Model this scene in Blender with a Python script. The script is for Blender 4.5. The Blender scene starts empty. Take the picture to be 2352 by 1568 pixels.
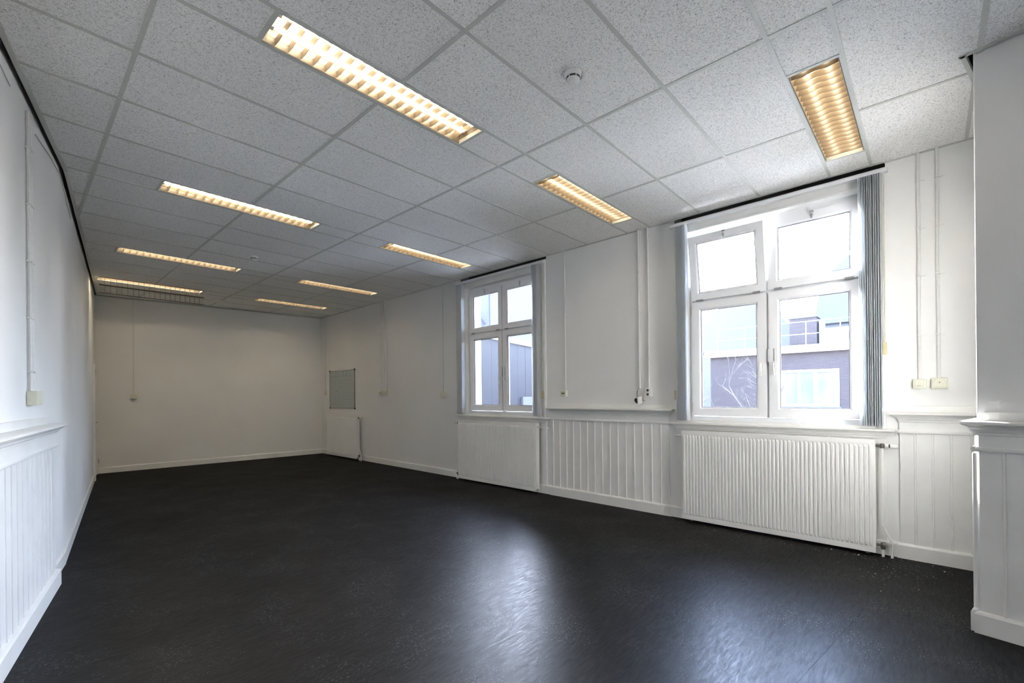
import bpy, math, random
from mathutils import Matrix, Vector
random.seed(4)
PI = math.pi
scene = bpy.context.scene
COL = scene.collection

# ------------------------------------------------------------------ camera
F_PX, YAW, ROLL, CY = 1047.83, .8296, -.0103, 906.57          # fitted to the ceiling grid, 2352 x 1568 frame
CAM = Vector((-.4903, -3.3684, 1.4334))
ZC = 3.4332                                                    # height of the hung ceiling
cam = bpy.data.cameras.new('camera'); camo = bpy.data.objects.new('camera', cam); COL.objects.link(camo)
fwd = Vector((math.sin(YAW), math.cos(YAW), 0)); r0 = Vector((math.cos(YAW), -math.sin(YAW), 0)); u0 = Vector((0, 0, 1))
rgt = r0 * math.cos(ROLL) + u0 * math.sin(ROLL); upv = rgt.cross(fwd)
m = Matrix.Identity(4)
for i, v in enumerate((rgt, upv, -fwd)):
    for j in range(3): m[j][i] = v[j]
camo.matrix_world = Matrix.Translation(CAM) @ m
cam.sensor_width = 36; cam.sensor_fit = 'HORIZONTAL'; cam.lens = 36 * F_PX / 2352
cam.shift_y = (CY - 784) / 2352; cam.clip_start = .05; cam.clip_end = 500
scene.camera = camo

# ------------------------------------------------------------------ world, sun, exposure
SUN_DIR = Vector((.735, .678, 0)); SUN_EL = math.radians(15)      # towards the sun
SKY, SUN_POWER, TUBE = 7.4, 68.0, 32.0
world = bpy.data.worlds.new('sky'); scene.world = world; world.use_nodes = True
nt = world.node_tree; nt.nodes.clear()
sky = nt.nodes.new('ShaderNodeTexSky'); sky.sky_type = 'NISHITA'; sky.sun_disc = False
sky.sun_elevation = SUN_EL; sky.sun_rotation = math.atan2(SUN_DIR.x, SUN_DIR.y)
sky.air_density = 1.0; sky.dust_density = 1.2; sky.ozone_density = 1.0; sky.altitude = 0
bw = nt.nodes.new('ShaderNodeRGBToBW'); mx = nt.nodes.new('ShaderNodeMixRGB'); mx.inputs[0].default_value = .58
bg = nt.nodes.new('ShaderNodeBackground'); bg.inputs[1].default_value = SKY
wo = nt.nodes.new('ShaderNodeOutputWorld')
tint = nt.nodes.new('ShaderNodeMixRGB'); tint.blend_type = 'MULTIPLY'; tint.inputs[0].default_value = 1; tint.inputs[2].default_value = (.93, .99, 1.12, 1)
nt.links.new(sky.outputs[0], bw.inputs[0]); nt.links.new(sky.outputs[0], mx.inputs[1]); nt.links.new(bw.outputs[0], tint.inputs[1])
nt.links.new(tint.outputs[0], mx.inputs[2]); wbal = nt.nodes.new('ShaderNodeMixRGB'); wbal.blend_type = 'MULTIPLY'; wbal.inputs[0].default_value = 1; wbal.inputs[2].default_value = (.925, .985, 1.12, 1)
nt.links.new(mx.outputs[0], wbal.inputs[1]); nt.links.new(wbal.outputs[0], bg.inputs[0]); nt.links.new(bg.outputs[0], wo.inputs[0])
sl = bpy.data.lights.new('sun', 'SUN'); sl.energy = SUN_POWER; sl.angle = math.radians(.6); sl.color = (1, .99, .98)
so = bpy.data.objects.new('sun', sl); COL.objects.link(so)
sd = Vector((SUN_DIR.x * math.cos(SUN_EL), SUN_DIR.y * math.cos(SUN_EL), math.sin(SUN_EL)))
so.rotation_euler = sd.to_track_quat('Z', 'Y').to_euler(); so.location = (12, 9, 9)
vs = scene.view_settings; scene.display_settings.display_device = 'sRGB'
vs.view_transform = 'Standard'; vs.look = 'None'; vs.gamma = 1; vs.use_curve_mapping = False; vs.exposure = .26
cy = scene.cycles
cy.use_adaptive_sampling = True; cy.adaptive_threshold = .03
cy.max_bounces = 10; cy.diffuse_bounces = 6; cy.glossy_bounces = 4; cy.transmission_bounces = 6; cy.transparent_max_bounces = 16
cy.sample_clamp_indirect = 0; cy.caustics_reflective = False; cy.caustics_refractive = False
try:
    cy.use_denoising = True; cy.denoiser = 'OPENIMAGEDENOISE'
except Exception: pass

# ------------------------------------------------------------------ materials
def newmat(name):
    mt = bpy.data.materials.new(name); mt.use_nodes = True
    n = mt.node_tree; b = n.nodes['Principled BSDF']; return mt, n, b
def N(n, t, **k):
    x = n.nodes.new(t)
    for a, v in k.items(): setattr(x, a, v)
    return x
def ramp(n, src, stops):
    r = N(n, 'ShaderNodeValToRGB'); e = r.color_ramp.elements
    while len(e) < len(stops): e.new(.5)
    for i, (p, c) in enumerate(stops):
        e[i].position = p; e[i].color = c if len(c) == 4 else (*c, 1)
    n.links.new(src, r.inputs[0]); return r
def noise(n, scale, detail=3, dist=0, vec=None, rough=.5):
    x = N(n, 'ShaderNodeTexNoise'); x.inputs['Scale'].default_value = scale; x.inputs['Detail'].default_value = detail
    x.inputs['Distortion'].default_value = dist; x.inputs['Roughness'].default_value = rough
    if vec is not None: n.links.new(vec, x.inputs['Vector'])
    return x
def objco(n, scale=(1, 1, 1), rot=(0, 0, 0), kind='Object'):
    tc = N(n, 'ShaderNodeTexCoord'); mp = N(n, 'ShaderNodeMapping')
    mp.inputs['Scale'].default_value = scale; mp.inputs['Rotation'].default_value = rot
    n.links.new(tc.outputs[kind], mp.inputs['Vector']); return mp.outputs[0]
def worldco(n, scale=(1, 1, 1), rot=(0, 0, 0)):
    g = N(n, 'ShaderNodeNewGeometry'); mp = N(n, 'ShaderNodeMapping')
    mp.inputs['Scale'].default_value = scale; mp.inputs['Rotation'].default_value = rot
    n.links.new(g.outputs['Position'], mp.inputs['Vector']); return mp.outputs[0]
def bump(n, b, h, strength, dist=.002):
    x = N(n, 'ShaderNodeBump'); x.inputs['Strength'].default_value = strength; x.inputs['Distance'].default_value = dist
    n.links.new(h, x.inputs['Height']); n.links.new(x.outputs[0], b.inputs['Normal'])
def paint(name, col, rough=.5, var=.04, scale=3, bmp=.05, bscale=220):
    mt, n, b = newmat(name); v = worldco(n)
    ns = noise(n, scale, 4, 0, v)
    lo = tuple(c * (1 - var) for c in col); hi = tuple(min(1, c * (1 + var * .6)) for c in col)
    r = ramp(n, ns.outputs[0], [(.3, lo), (.7, hi)]); n.links.new(r.outputs[0], b.inputs['Base Color'])
    b.inputs['Roughness'].default_value = rough
    if bmp:
        nb = noise(n, bscale, 2, 0, v); bump(n, b, nb.outputs[0], bmp)
    return mt
def flat(name, col, rough=.5, metal=0):
    mt, n, b = newmat(name); b.inputs['Base Color'].default_value = (*col, 1); b.inputs['Roughness'].default_value = rough
    b.inputs['Metallic'].default_value = metal
    ns = noise(n, 40, 2, 0, objco(n)); r = ramp(n, ns.outputs[0], [(.35, tuple(c * .95 for c in col)), (.65, col)])
    n.links.new(r.outputs[0], b.inputs['Base Color']); return mt
M = {}
M['wall'] = paint('wall_paint', (.80, .80, .785), .75, .03, 1.2, .12, 160)
M['trim'] = paint('trim_gloss_paint', (.80, .798, .77), .38, .04, 5, .05, 90)
M['upvc'] = paint('window_white', (.86, .87, .88), .3, .02, 4, 0)
M['rad'] = paint('radiator_enamel', (.84, .838, .81), .33, .02, 3, 0)
M['white_plastic'] = flat('white_plastic', (.76, .76, .735), .4)
M['cream_plastic'] = flat('cream_plastic', (.74, .73, .60), .4)
M['brass'] = flat('aged_cream_brass', (.62, .56, .33), .45)
M['steel'] = flat('dull_steel', (.45, .45, .45), .4, .9)
M['dark_metal'] = flat('dark_valve_metal', (.16, .15, .13), .45, .6)
M['black'] = flat('black_plastic', (.02, .02, .02), .45)
M['bar'] = flat('ceiling_grid_metal', (.54, .55, .51), .5)
M['gasket'] = flat('black_gasket', (.03, .03, .035), .6)
M['slot'] = flat('dark_slot', (.05, .05, .05), .7)
M['concrete'] = flat('plenum_concrete', (.10, .10, .10), .9)
def tile_mat():
    mt, n, b = newmat('mineral_fibre_tile'); v = worldco(n)
    d = noise(n, 55, 2, 0, v); mixv = N(n, 'ShaderNodeMixRGB'); mixv.inputs[0].default_value = .035
    n.links.new(v, mixv.inputs[1]); n.links.new(d.outputs['Color'], mixv.inputs[2])
    f1 = noise(n, 150, 1.5, 1.4, mixv.outputs[0], .45)
    big = noise(n, 380, 1, .6, v)
    m1 = ramp(n, f1.outputs[0], [(.385, (1, 1, 1)), (.43, (0, 0, 0))])
    m2 = ramp(n, big.outputs[0], [(.30, (1, 1, 1)), (.36, (0, 0, 0))])
    mxx = N(n, 'ShaderNodeMixRGB', blend_type='LIGHTEN'); mxx.inputs[0].default_value = 1
    n.links.new(m1.outputs[0], mxx.inputs[1]); n.links.new(m2.outputs[0], mxx.inputs[2])
    oi = N(n, 'ShaderNodeObjectInfo')
    base = ramp(n, oi.outputs['Random'], [(0, (.875, .87, .845)), (1, (.93, .925, .90))])
    c = N(n, 'ShaderNodeMixRGB'); n.links.new(mxx.outputs[0], c.inputs[0]); n.links.new(base.outputs[0], c.inputs[1]); c.inputs[2].default_value = (.40, .40, .40, 1)
    n.links.new(c.outputs[0], b.inputs['Base Color']); b.inputs['Roughness'].default_value = .95
    inv = N(n, 'ShaderNodeInvert'); n.links.new(mxx.outputs[0], inv.inputs[1]); bump(n, b, inv.outputs[0], .6, .0025)
    return mt
M['tile'] = tile_mat()
def lino():
    mt, n, b = newmat('charcoal_linoleum')
    v = worldco(n); vs_ = worldco(n, (1.0, 5.5, 1), (0, 0, math.radians(8)))
    streak = noise(n, 6, 6, .5, vs_, .65); fine = noise(n, 30, 5, .8, vs_, .7); cloud = noise(n, 1.1, 4, 0, v)
    base = ramp(n, cloud.outputs[0], [(.3, (.0105, .0092, .0082)), (.7, (.0165, .0148, .0138))])
    s1 = ramp(n, fine.outputs[0], [(.63, (0, 0, 0)), (.71, (1, 1, 1))]); s2 = ramp(n, streak.outputs[0], [(.52, (0, 0, 0)), (.66, (1, 1, 1))])
    mul = N(n, 'ShaderNodeMixRGB', blend_type='MULTIPLY'); mul.inputs[0].default_value = 1
    n.links.new(s1.outputs[0], mul.inputs[1]); n.links.new(s2.outputs[0], mul.inputs[2])
    # trodden-in pale flecks, clustered
    sp = noise(n, 95, 4, .4, worldco(n, (.55, 1.6, 1), (0, 0, math.radians(8))), .6); msk = noise(n, 2.2, 5, .3, v, .6)
    s3 = ramp(n, sp.outputs[0], [(.585, (0, 0, 0)), (.66, (1, 1, 1))]); s4 = ramp(n, msk.outputs[0], [(.45, (0, 0, 0)), (.66, (1, 1, 1))])
    scm = N(n, 'ShaderNodeMixRGB', blend_type='MULTIPLY'); scm.inputs[0].default_value = 1; n.links.new(s3.outputs[0], scm.inputs[1]); n.links.new(s4.outputs[0], scm.inputs[2])
    lt = N(n, 'ShaderNodeMixRGB', blend_type='LIGHTEN'); lt.inputs[0].default_value = 1; n.links.new(mul.outputs[0], lt.inputs[1]); n.links.new(scm.outputs[0], lt.inputs[2])
    mth = N(n, 'ShaderNodeMath', operation='MULTIPLY'); n.links.new(lt.outputs[0], mth.inputs[0]); mth.inputs[1].default_value = .60
    c = N(n, 'ShaderNodeMixRGB'); n.links.new(mth.outputs[0], c.inputs[0]); n.links.new(base.outputs[0], c.inputs[1]); c.inputs[2].default_value = (.26, .26, .25, 1)
    n.links.new(c.outputs[0], b.inputs['Base Color'])
    wear = noise(n, 11, 9, .6, vs_, .72)
    rr = ramp(n, wear.outputs[0], [(.3, (.27,) * 3), (.7, (.46,) * 3)]); n.links.new(rr.outputs[0], b.inputs['Roughness'])
    b.inputs['Roughness'].default_value = .9
    b.inputs['Specular IOR Level'].default_value = 0
    gl_ = N(n, 'ShaderNodeBsdfGlossy'); gl_.inputs['Color'].default_value = (.86, .92, 1, 1); n.links.new(rr.outputs[0], gl_.inputs['Roughness'])
    bp_ = N(n, 'ShaderNodeBump'); bp_.inputs['Strength'].default_value = .03; bp_.inputs['Distance'].default_value = .001
    n.links.new(noise(n, 90, 5, .5, v, .65).outputs[0], bp_.inputs['Height']); n.links.new(bp_.outputs[0], gl_.inputs['Normal'])
    pol = ramp(n, noise(n, 9, 6, .8, vs_, .7).outputs[0], [(.3, (.030,) * 3), (.7, (.054,) * 3)])      # worn and polished streaks
    ms = N(n, 'ShaderNodeMixShader'); n.links.new(pol.outputs[0], ms.inputs[0]); n.links.new(b.outputs[0], ms.inputs[1]); n.links.new(gl_.outputs[0], ms.inputs[2])
    n.links.new(ms.outputs[0], n.nodes['Material Output'].inputs[0])
    return mt
M['lino'] = lino()
def glass(name, tr=.93, haze=.0):
    mt = bpy.data.materials.new(name); mt.use_nodes = True; n = mt.node_tree; n.nodes.clear()
    o = N(n, 'ShaderNodeOutputMaterial'); t = N(n, 'ShaderNodeBsdfTransparent'); t.inputs[0].default_value = (tr, tr * 1.005, tr * 1.01, 1)
    g = N(n, 'ShaderNodeBsdfGlossy'); g.inputs['Roughness'].default_value = .02
    f = N(n, 'ShaderNodeFresnel'); f.inputs[0].default_value = 1.25; mx_ = N(n, 'ShaderNodeMixShader')
    n.links.new(f.outputs[0], mx_.inputs[0]); n.links.new(t.outputs[0], mx_.inputs[1]); n.links.new(g.outputs[0], mx_.inputs[2])
    last = mx_
    if haze:
        tl = N(n, 'ShaderNodeBsdfTranslucent'); tl.inputs[0].default_value = (.9, .93, 1, 1); m2 = N(n, 'ShaderNodeMixShader')
        sm = ramp(n, noise(n, 2.5, 5, .5, objco(n)).outputs[0], [(.35, (haze * .6,) * 3), (.7, (haze * 1.4,) * 3)])
        n.links.new(sm.outputs[0], m2.inputs[0]); n.links.new(last.outputs[0], m2.inputs[1]); n.links.new(tl.outputs[0], m2.inputs[2]); last = m2
    n.links.new(last.outputs[0], o.inputs[0]); return mt
M['glass'] = glass('window_glass', .95, 0)
def vane():
    mt, n, b = newmat('vertical_blind_fabric'); b.inputs['Base Color'].default_value = (.84, .85, .86, 1); b.inputs['Roughness'].default_value = .8
    w = noise(n, 900, 2, 0, objco(n, (1, 1, .05))); bump(n, b, w.outputs[0], .1, .001)
    tl = N(n, 'ShaderNodeBsdfTranslucent'); tl.inputs[0].default_value = (.84, .87, .90, 1); mx_ = N(n, 'ShaderNodeMixShader'); mx_.inputs[0].default_value = .58
    o = n.nodes['Material Output']; n.links.new(b.outputs[0], mx_.inputs[1]); n.links.new(tl.outputs[0], mx_.inputs[2]); n.links.new(mx_.outputs[0], o.inputs[0]); return mt
M['vane'] = vane()
def emis(name, col, s):
    mt, n, b = newmat(name); b.inputs['Base Color'].default_value = (.8, .8, .8, 1); b.inputs['Emission Color'].default_value = (*col, 1); b.inputs['Emission Strength'].default_value = s; return mt
M['tube'] = emis('fluorescent_tube', (1, .84, .60), TUBE)
M['louvre'] = flat('louvre_enamel', (.135, .108, .078), .35)
M['reflector'] = flat('lamp_reflector', (.15, .120, .085), .3)
M['board'] = flat('grey_whiteboard', (.52, .57, .56), .25)
M['ink'] = flat('marker_ink', (.07, .09, .11), .6)
M['alu'] = flat('aluminium_frame', (.40, .40, .38), .4, .7)
def brick():
    mt, n, b = newmat('brown_brick'); v = objco(n, (1, 1, 1), (0, 0, 0))
    sx = N(n, 'ShaderNodeSeparateXYZ'); cx = N(n, 'ShaderNodeCombineXYZ'); n.links.new(v, sx.inputs[0])
    n.links.new(sx.outputs[0], cx.inputs[0]); n.links.new(sx.outputs[2], cx.inputs[1])
    t = N(n, 'ShaderNodeTexBrick'); n.links.new(cx.outputs[0], t.inputs[0]); t.inputs['Scale'].default_value = 1
    t.inputs['Brick Width'].default_value = .19; t.inputs['Row Height'].default_value = .050; t.inputs['Mortar Size'].default_value = .007
    t.inputs['Color1'].default_value = (.027, .019, .022, 1); t.inputs['Color2'].default_value = (.036, .026, .028, 1); t.inputs['Mortar'].default_value = (.056, .052, .054, 1)
    n.links.new(t.outputs[0], b.inputs['Base Color']); b.inputs['Roughness'].default_value = .9; return mt
M['brick'] = brick()
M['out_white'] = flat('outdoor_white_paint', (.78, .78, .76), .6)
M['out_glass'] = flat('dark_window_pane', (.10, .12, .15), .08)
M['slate'] = flat('grey_slate', (.060, .060, .074), .7)
M['mauve'] = paint('mauve_cladding', (.0086, .0073, .0122), .6, .08, 2.2, 0)
M['pale_render'] = flat('grey_house_render', (.078, .078, .086), .8)
M['terracotta'] = flat('terracotta', (.38, .20, .15), .8)
M['bark'] = flat('pale_bark', (.06, .055, .05), .9)
M['bounce_gravel'] = paint('pale_bounce_gravel', (.40, .395, .385), .9, .12, 30, .3, 60)
M['asphalt'] = flat('street_paving', (.42, .42, .41), .9)

# ------------------------------------------------------------------ mesh helpers
class MB:
    def __init__(s): s.v = []; s.f = []; s.smooth = False
    def quad(s, *p):
        i = len(s.v); s.v += [tuple(q) for q in p]; s.f.append(tuple(range(i, i + len(p))))
    def box(s, x0, x1, y0, y1, z0, z1):
        if x0 > x1: x0, x1 = x1, x0
        if y0 > y1: y0, y1 = y1, y0
        if z0 > z1: z0, z1 = z1, z0
        i = len(s.v); s.v += [(x0, y0, z0), (x1, y0, z0), (x1, y1, z0), (x0, y1, z0), (x0, y0, z1), (x1, y0, z1), (x1, y1, z1), (x0, y1, z1)]
        s.f += [tuple(i + k for k in q) for q in ((3, 2, 1, 0), (4, 5, 6, 7), (0, 1, 5, 4), (1, 2, 6, 5), (2, 3, 7, 6), (3, 0, 4, 7))]; return s
    def prism(s, poly, z0, z1):                                # poly in xy, counter-clockwise
        n = len(poly); i = len(s.v)
        s.v += [(x, y, z0) for x, y in poly] + [(x, y, z1) for x, y in poly]
        s.f.append(tuple(i + k for k in reversed(range(n)))); s.f.append(tuple(i + n + k for k in range(n)))
        for k in range(n):
            j = (k + 1) % n; s.f.append((i + k, i + j, i + n + j, i + n + k))
        return s
    def ext(s, prof, a, b, axis='x'):                          # prof (p,q) swept along x (p=y,q=z), y (p=x,q=z) or z (p=x,q=y)
        n = len(prof); i = len(s.v)
        for t in (a, b):
            for p, q in prof: s.v.append({'x': (t, p, q), 'y': (p, t, q), 'z': (p, q, t)}[axis])
        s.f.append(tuple(i + k for k in range(n))); s.f.append(tuple(i + n + k for k in reversed(range(n))))
        for k in range(n):
            j = (k + 1) % n; s.f.append((i + j, i + k, i + n + k, i + n + j))
        return s
    def wrap(s, prof, s0, s1, db, e0=True, e1=True):           # moulding (o,z) wrapped round a block s0..s1 standing db off the wall, with mitred returns
        rows = []
        for o, z in prof:
            a = s0 - (o if e0 else 0); b = s1 + (o if e1 else 0)
            rows.append([(a, 0, z), (a, db + o, z), (b, db + o, z), (b, 0, z)])
        n = len(prof); i = len(s.v)
        for r in rows: s.v += r
        for k in range(n - 1):
            for c in range(3): s.f.append((i + k * 4 + c, i + k * 4 + c + 1, i + (k + 1) * 4 + c + 1, i + (k + 1) * 4 + c))
        s.f.append(tuple(i + c for c in (3, 2, 1, 0))); s.f.append(tuple(i + (n - 1) * 4 + c for c in (0, 1, 2, 3)))
        return s
    def lathe(s, prof, c=(0, 0, 0), seg=24, axis='z'):
        i = len(s.v); n = len(prof)
        for k in range(seg):
            a = 2 * PI * k / seg
            for r, h in prof:
                p = (r * math.cos(a), r * math.sin(a), h)
                if axis == 'x': p = (p[2], p[0], p[1])
                if axis == 'y': p = (p[1], p[2], p[0])
                s.v.append((c[0] + p[0], c[1] + p[1], c[2] + p[2]))
        for k in range(seg):
            k2 = (k + 1) % seg
            for j in range(n - 1): s.f.append((i + k * n + j, i + k2 * n + j, i + k2 * n + j + 1, i + k * n + j + 1))
        s.f.append(tuple(i + k * n for k in reversed(range(seg)))); s.f.append(tuple(i + k * n + n - 1 for k in range(seg)))
        return s
    def tube(s, pts, r, seg=8, r2=None):
        pts = [Vector(p) for p in pts]; i = len(s.v); n = len(pts)
        up = Vector((.13, .21, .97)).normalized()
        for k, p in enumerate(pts):
            t = (pts[min(k + 1, n - 1)] - pts[max(k - 1, 0)]).normalized()
            a = t.cross(up)
            if a.length < .05: a = t.cross(Vector((1, 0, 0)))
            a.normalize(); b = t.cross(a)
            rr = r if r2 is None else r + (r2 - r) * k / max(1, n - 1)
            for q in range(seg):
                an = 2 * PI * q / seg; s.v.append(tuple(p + a * rr * math.cos(an) + b * rr * math.sin(an)))
        for k in range(n - 1):
            for q in range(seg):
                q2 = (q + 1) % seg; s.f.append((i + k * seg + q, i + k * seg + q2, i + (k + 1) * seg + q2, i + (k + 1) * seg + q))
        s.f.append(tuple(i + q for q in reversed(range(seg)))); s.f.append(tuple(i + (n - 1) * seg + q for q in range(seg)))
        return s
    def mesh(s, name, mat):
        me = bpy.data.meshes.new(name); me.from_pydata(s.v, [], s.f); me.update()
        import bmesh
        bm = bmesh.new(); bm.from_mesh(me); bmesh.ops.recalc_face_normals(bm, faces=bm.faces); bm.to_mesh(me); bm.free()
        if s.smooth:
            for p in me.polygons: p.use_smooth = True
        if mat is not None: me.materials.append(M[mat] if isinstance(mat, str) else mat)
        return me
    def build(s, name, mat, parent=None, mw=None, bevel=0, smooth=False):
        s.smooth = smooth
        return link(name, s.mesh(name, mat), parent, mw, bevel)
def link(name, me, parent=None, mw=None, bevel=0):
    o = bpy.data.objects.new(name, me); COL.objects.link(o)
    if parent is not None: o.parent = parent
    if mw is not None: o.matrix_basis = mw
    if bevel:
        b = o.modifiers.new('bevel', 'BEVEL'); b.width = bevel; b.segments = 2; b.limit_method = 'ANGLE'; b.angle_limit = math.radians(40)
    if me is not None and any(p.use_smooth for p in me.polygons):
        e = o.modifiers.new('split', 'EDGE_SPLIT'); e.split_angle = math.radians(35)
    return o
def thing(name, label, cat, mw, group=None):
    o = bpy.data.objects.new(name, None); COL.objects.link(o); o.matrix_basis = mw; o.empty_display_size = .1
    return tag(o, label, cat, group)
def tag(o, label, cat, group=None):
    o['label'] = label; o['category'] = cat
    if group: o['group'] = group
    return o
def struct(o, label=None, cat=None):
    o['kind'] = 'structure'
    if label: o['label'] = label
    if cat: o['category'] = cat
    return o
def T(x, y, z): return Matrix.Translation((x, y, z))
def frame(ox, oy, dx, dy):                                     # local x runs along the wall, local y points into the room
    l = math.hypot(dx, dy); dx /= l; dy /= l
    mm = Matrix.Identity(4); mm[0][0], mm[1][0] = dx, dy; mm[0][1], mm[1][1] = -dy, dx; mm[0][3], mm[1][3] = ox, oy
    return mm
_a = Vector((4.68, -3.6)); _b = Vector((4.82, 8.1)); _t = (_b - _a).normalized(); _o = _a + _t * 3.6
FW = frame(_o.x, _o.y, _t.x, _t.y)                             # window wall, s = 0 near Y = 0, d into the room
FF = frame(.57, 8.44, -(4.80 - .57), .39)                      # far wall, s = 0 at its left end, room lies at s < 0
FL = frame(-.21, 2.21, -(.57 + .21), -(8.44 - 2.21))           # left wall, far leg, s < 0 away from the camera
FN = frame(-.21, 2.21, -.19, -1)                               # left wall, near leg, s > 0 towards the camera
FP = frame(3.40, -3.575, .19, 1)                               # pillar front, s = 0 at its visible corner, pillar at s < 0
def wallgrid(s0, s1, z0, z1, holes, th, mb=None):
    mb = mb or MB(); S = sorted({s0, s1, *[h[0] for h in holes], *[h[1] for h in holes]}); Z = sorted({z0, z1, *[h[2] for h in holes], *[h[3] for h in holes]})
    solid = lambda i, j: 0 <= i < len(S) - 1 and 0 <= j < len(Z) - 1 and not any(h[0] <= (S[i] + S[i + 1]) / 2 <= h[1] and h[2] <= (Z[j] + Z[j + 1]) / 2 <= h[3] for h in holes)
    for i in range(len(S) - 1):
        for j in range(len(Z) - 1):
            if not solid(i, j): continue
            a, b, c, d = S[i], S[i + 1], Z[j], Z[j + 1]
            mb.quad((a, 0, c), (b, 0, c), (b, 0, d), (a, 0, d)); mb.quad((b, -th, c), (a, -th, c), (a, -th, d), (b, -th, d))
            if not solid(i - 1, j): mb.quad((a, -th, c), (a, 0, c), (a, 0, d), (a, -th, d))
            if not solid(i + 1, j): mb.quad((b, 0, c), (b, -th, c), (b, -th, d), (b, 0, d))
            if not solid(i, j - 1): mb.quad((a, -th, c), (b, -th, c), (b, 0, c), (a, 0, c))
            if not solid(i, j + 1): mb.quad((a, 0, d), (b, 0, d), (b, -th, d), (a, -th, d))
    return mb

# ------------------------------------------------------------------ the shell
WC = (1.665, -2.145)                                           # window centres along the window wall
OPN = [(c - .81, c + .81, 1.12, 3.25) for c in WC]
YB = -7.6
floor = MB().box(-3.2, 5.2, -8.0, 9.0, -.25, -.012).build('floor', 'concrete')
struct(floor)
# linoleum in welded sheets; the visible weld runs square to the near left wall
sa, sb = Vector((4.485, -3.211)), Vector((2.105, -2.875)); sdir = (sb - sa).normalized()
def sheet(y0, y1):
    k = sdir.y / sdir.x; fy = lambda x, y: y + k * (x - sa.x)
    return [(-2.4, fy(-2.4, y0)), (4.75, fy(4.75, y0)), (4.75, fy(4.75, y1)), (-2.4, fy(-2.4, y1))]
cuts = [-9.2, -7.211, -5.211, -3.211]
g = .0005
MB().prism([(-2.4, -3.211 + g - (sdir.y / sdir.x) * (2.4 + sa.x)), (4.75, -3.211 + g + (sdir.y / sdir.x) * .265), (4.95, 8.6), (-.5, 8.6)], -.012, 0).build('linoleum_sheet', 'lino', floor)
for a, b in zip(cuts[:-1], cuts[1:]): MB().prism(sheet(a + g, b - g), -.012, 0).build('linoleum_sheet', 'lino', floor)

wr = struct(wallgrid(YB, 8.3, -.1, 3.8, OPN + [(c - .95, c + .95, 3.40, 3.62) for c in WC], .34).build('wall_right', 'wall', None, FW))
for k, c in enumerate(WC): MB().box(c - .96, c + .96, -.345, -.20, 3.38, 3.64).build('shadow_gap_backing', 'concrete', wr)  # dark backing for a recess added to make a shadow band above each window
wf = struct(MB().box(-4.6, .35, -.3, 0, -.1, 3.8).build('wall_far', 'wall', None, FF))
wl = struct(MB().box(-6.45, 0, -.25, 0, -.1, 3.8).build('wall_left', 'wall', None, FL))
wn = struct(MB().box(-.0, 10.2, -.25, 0, -.1, 3.8).build('wall_left_near', 'wall', None, FN))
FB = frame(0, YB - .3, 1, 0)                                     # wall behind the camera
RC = ()
wb = struct(wallgrid(-2.6, 5.2, -.1, 3.8, [(c - .81, c + .81, 1.12, 3.25) for c in RC], .3).build('wall_front', 'wall', None, FB))
# pillar: a deep breast standing out from the window wall
pil = struct(MB().box(-1.15, 0, -1.45, 0, -.01, 3.8).build('wall_pillar', 'wall', None, FP, bevel=.006))

# ------------------------------------------------------------------ hung ceiling
ceil = struct(MB().box(-3.0, 5.3, -8.2, 8.9, 3.8, 3.95).build('ceiling', 'concrete'))
ROWS = [-7.2, -6.6, -6.0, -5.7, -5.1, -4.5, -3.9, -3.6, -3.0, -2.7, -2.1, -1.5, -.9, -.6, 0, .6, 1.2, 1.8, 2.1, 2.7, 3.3, 3.9, 4.5, 4.8, 5.4, 6.0, 6.6, 6.9, 7.5, 8.1, 8.7]
ROWS = [y for y in ROWS if y not in (-3.9, -4.5, -5.1, -5.7, -6.0, -6.6, -7.2)]
ROWS = [-7.8, -7.2, -6.6, -6.0, -5.4, -4.8, -4.2] + ROWS
LROWS = {-3.0: 'R', -.9: 'LR', 1.8: 'LR', 4.5: 'LR', 6.6: 'LR'}
LX = {'L': (.45, 1.93), 'R': (2.845, 4.305)}
BW = .012
EDGE = .030                                                    # dark gap between edge trim and left wall
def lim_left(y): return (-.21 + .19 * (y - 2.21) if y < 2.21 else -.21 + .1252 * (y - 2.21)) + EDGE
def lim_right(y): return 4.68 + .011966 * (y + 3.6) - .004
def lim_far(x): return 8.44 - .0922 * (x - .57) - .006
def clip(poly, f):
    out = []
    for i in range(len(poly)):
        a, b = poly[i], poly[(i + 1) % len(poly)]; fa, fb = f(*a), f(*b)
        if fa >= 0: out.append(a)
        if (fa >= 0) != (fb >= 0):
            t = fa / (fa - fb); out.append((a[0] + (b[0] - a[0]) * t, a[1] + (b[1] - a[1]) * t))
    return out
PCX, PCY = 3.40, -3.575
def pfront(x, y): return (x - PCX) - .19 * (y - PCY) + .03     # >0 on the pillar's side of its front plane
def pside(x, y): return -(y - PCY + .03 * -1) - .19 * (x - PCX)  # >0 on the pillar's side of its side plane
def fitroom(poly, pad=0):
    ym = sum(p[1] for p in poly) / len(poly)
    if ym < 2.12: poly = clip(poly, lambda x, y: x - (-.21 + .19 * (y - 2.21) + EDGE + pad))
    else: poly = clip(poly, lambda x, y: x - (-.21 + .1252 * (y - 2.21) + EDGE + pad))
    if len(poly) > 2: poly = clip(poly, lambda x, y: lim_right(y) - pad - x)
    if len(poly) > 2: poly = clip(poly, lambda x, y: lim_far(x) - pad - y)
    return poly if len(poly) > 2 else []
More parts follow.
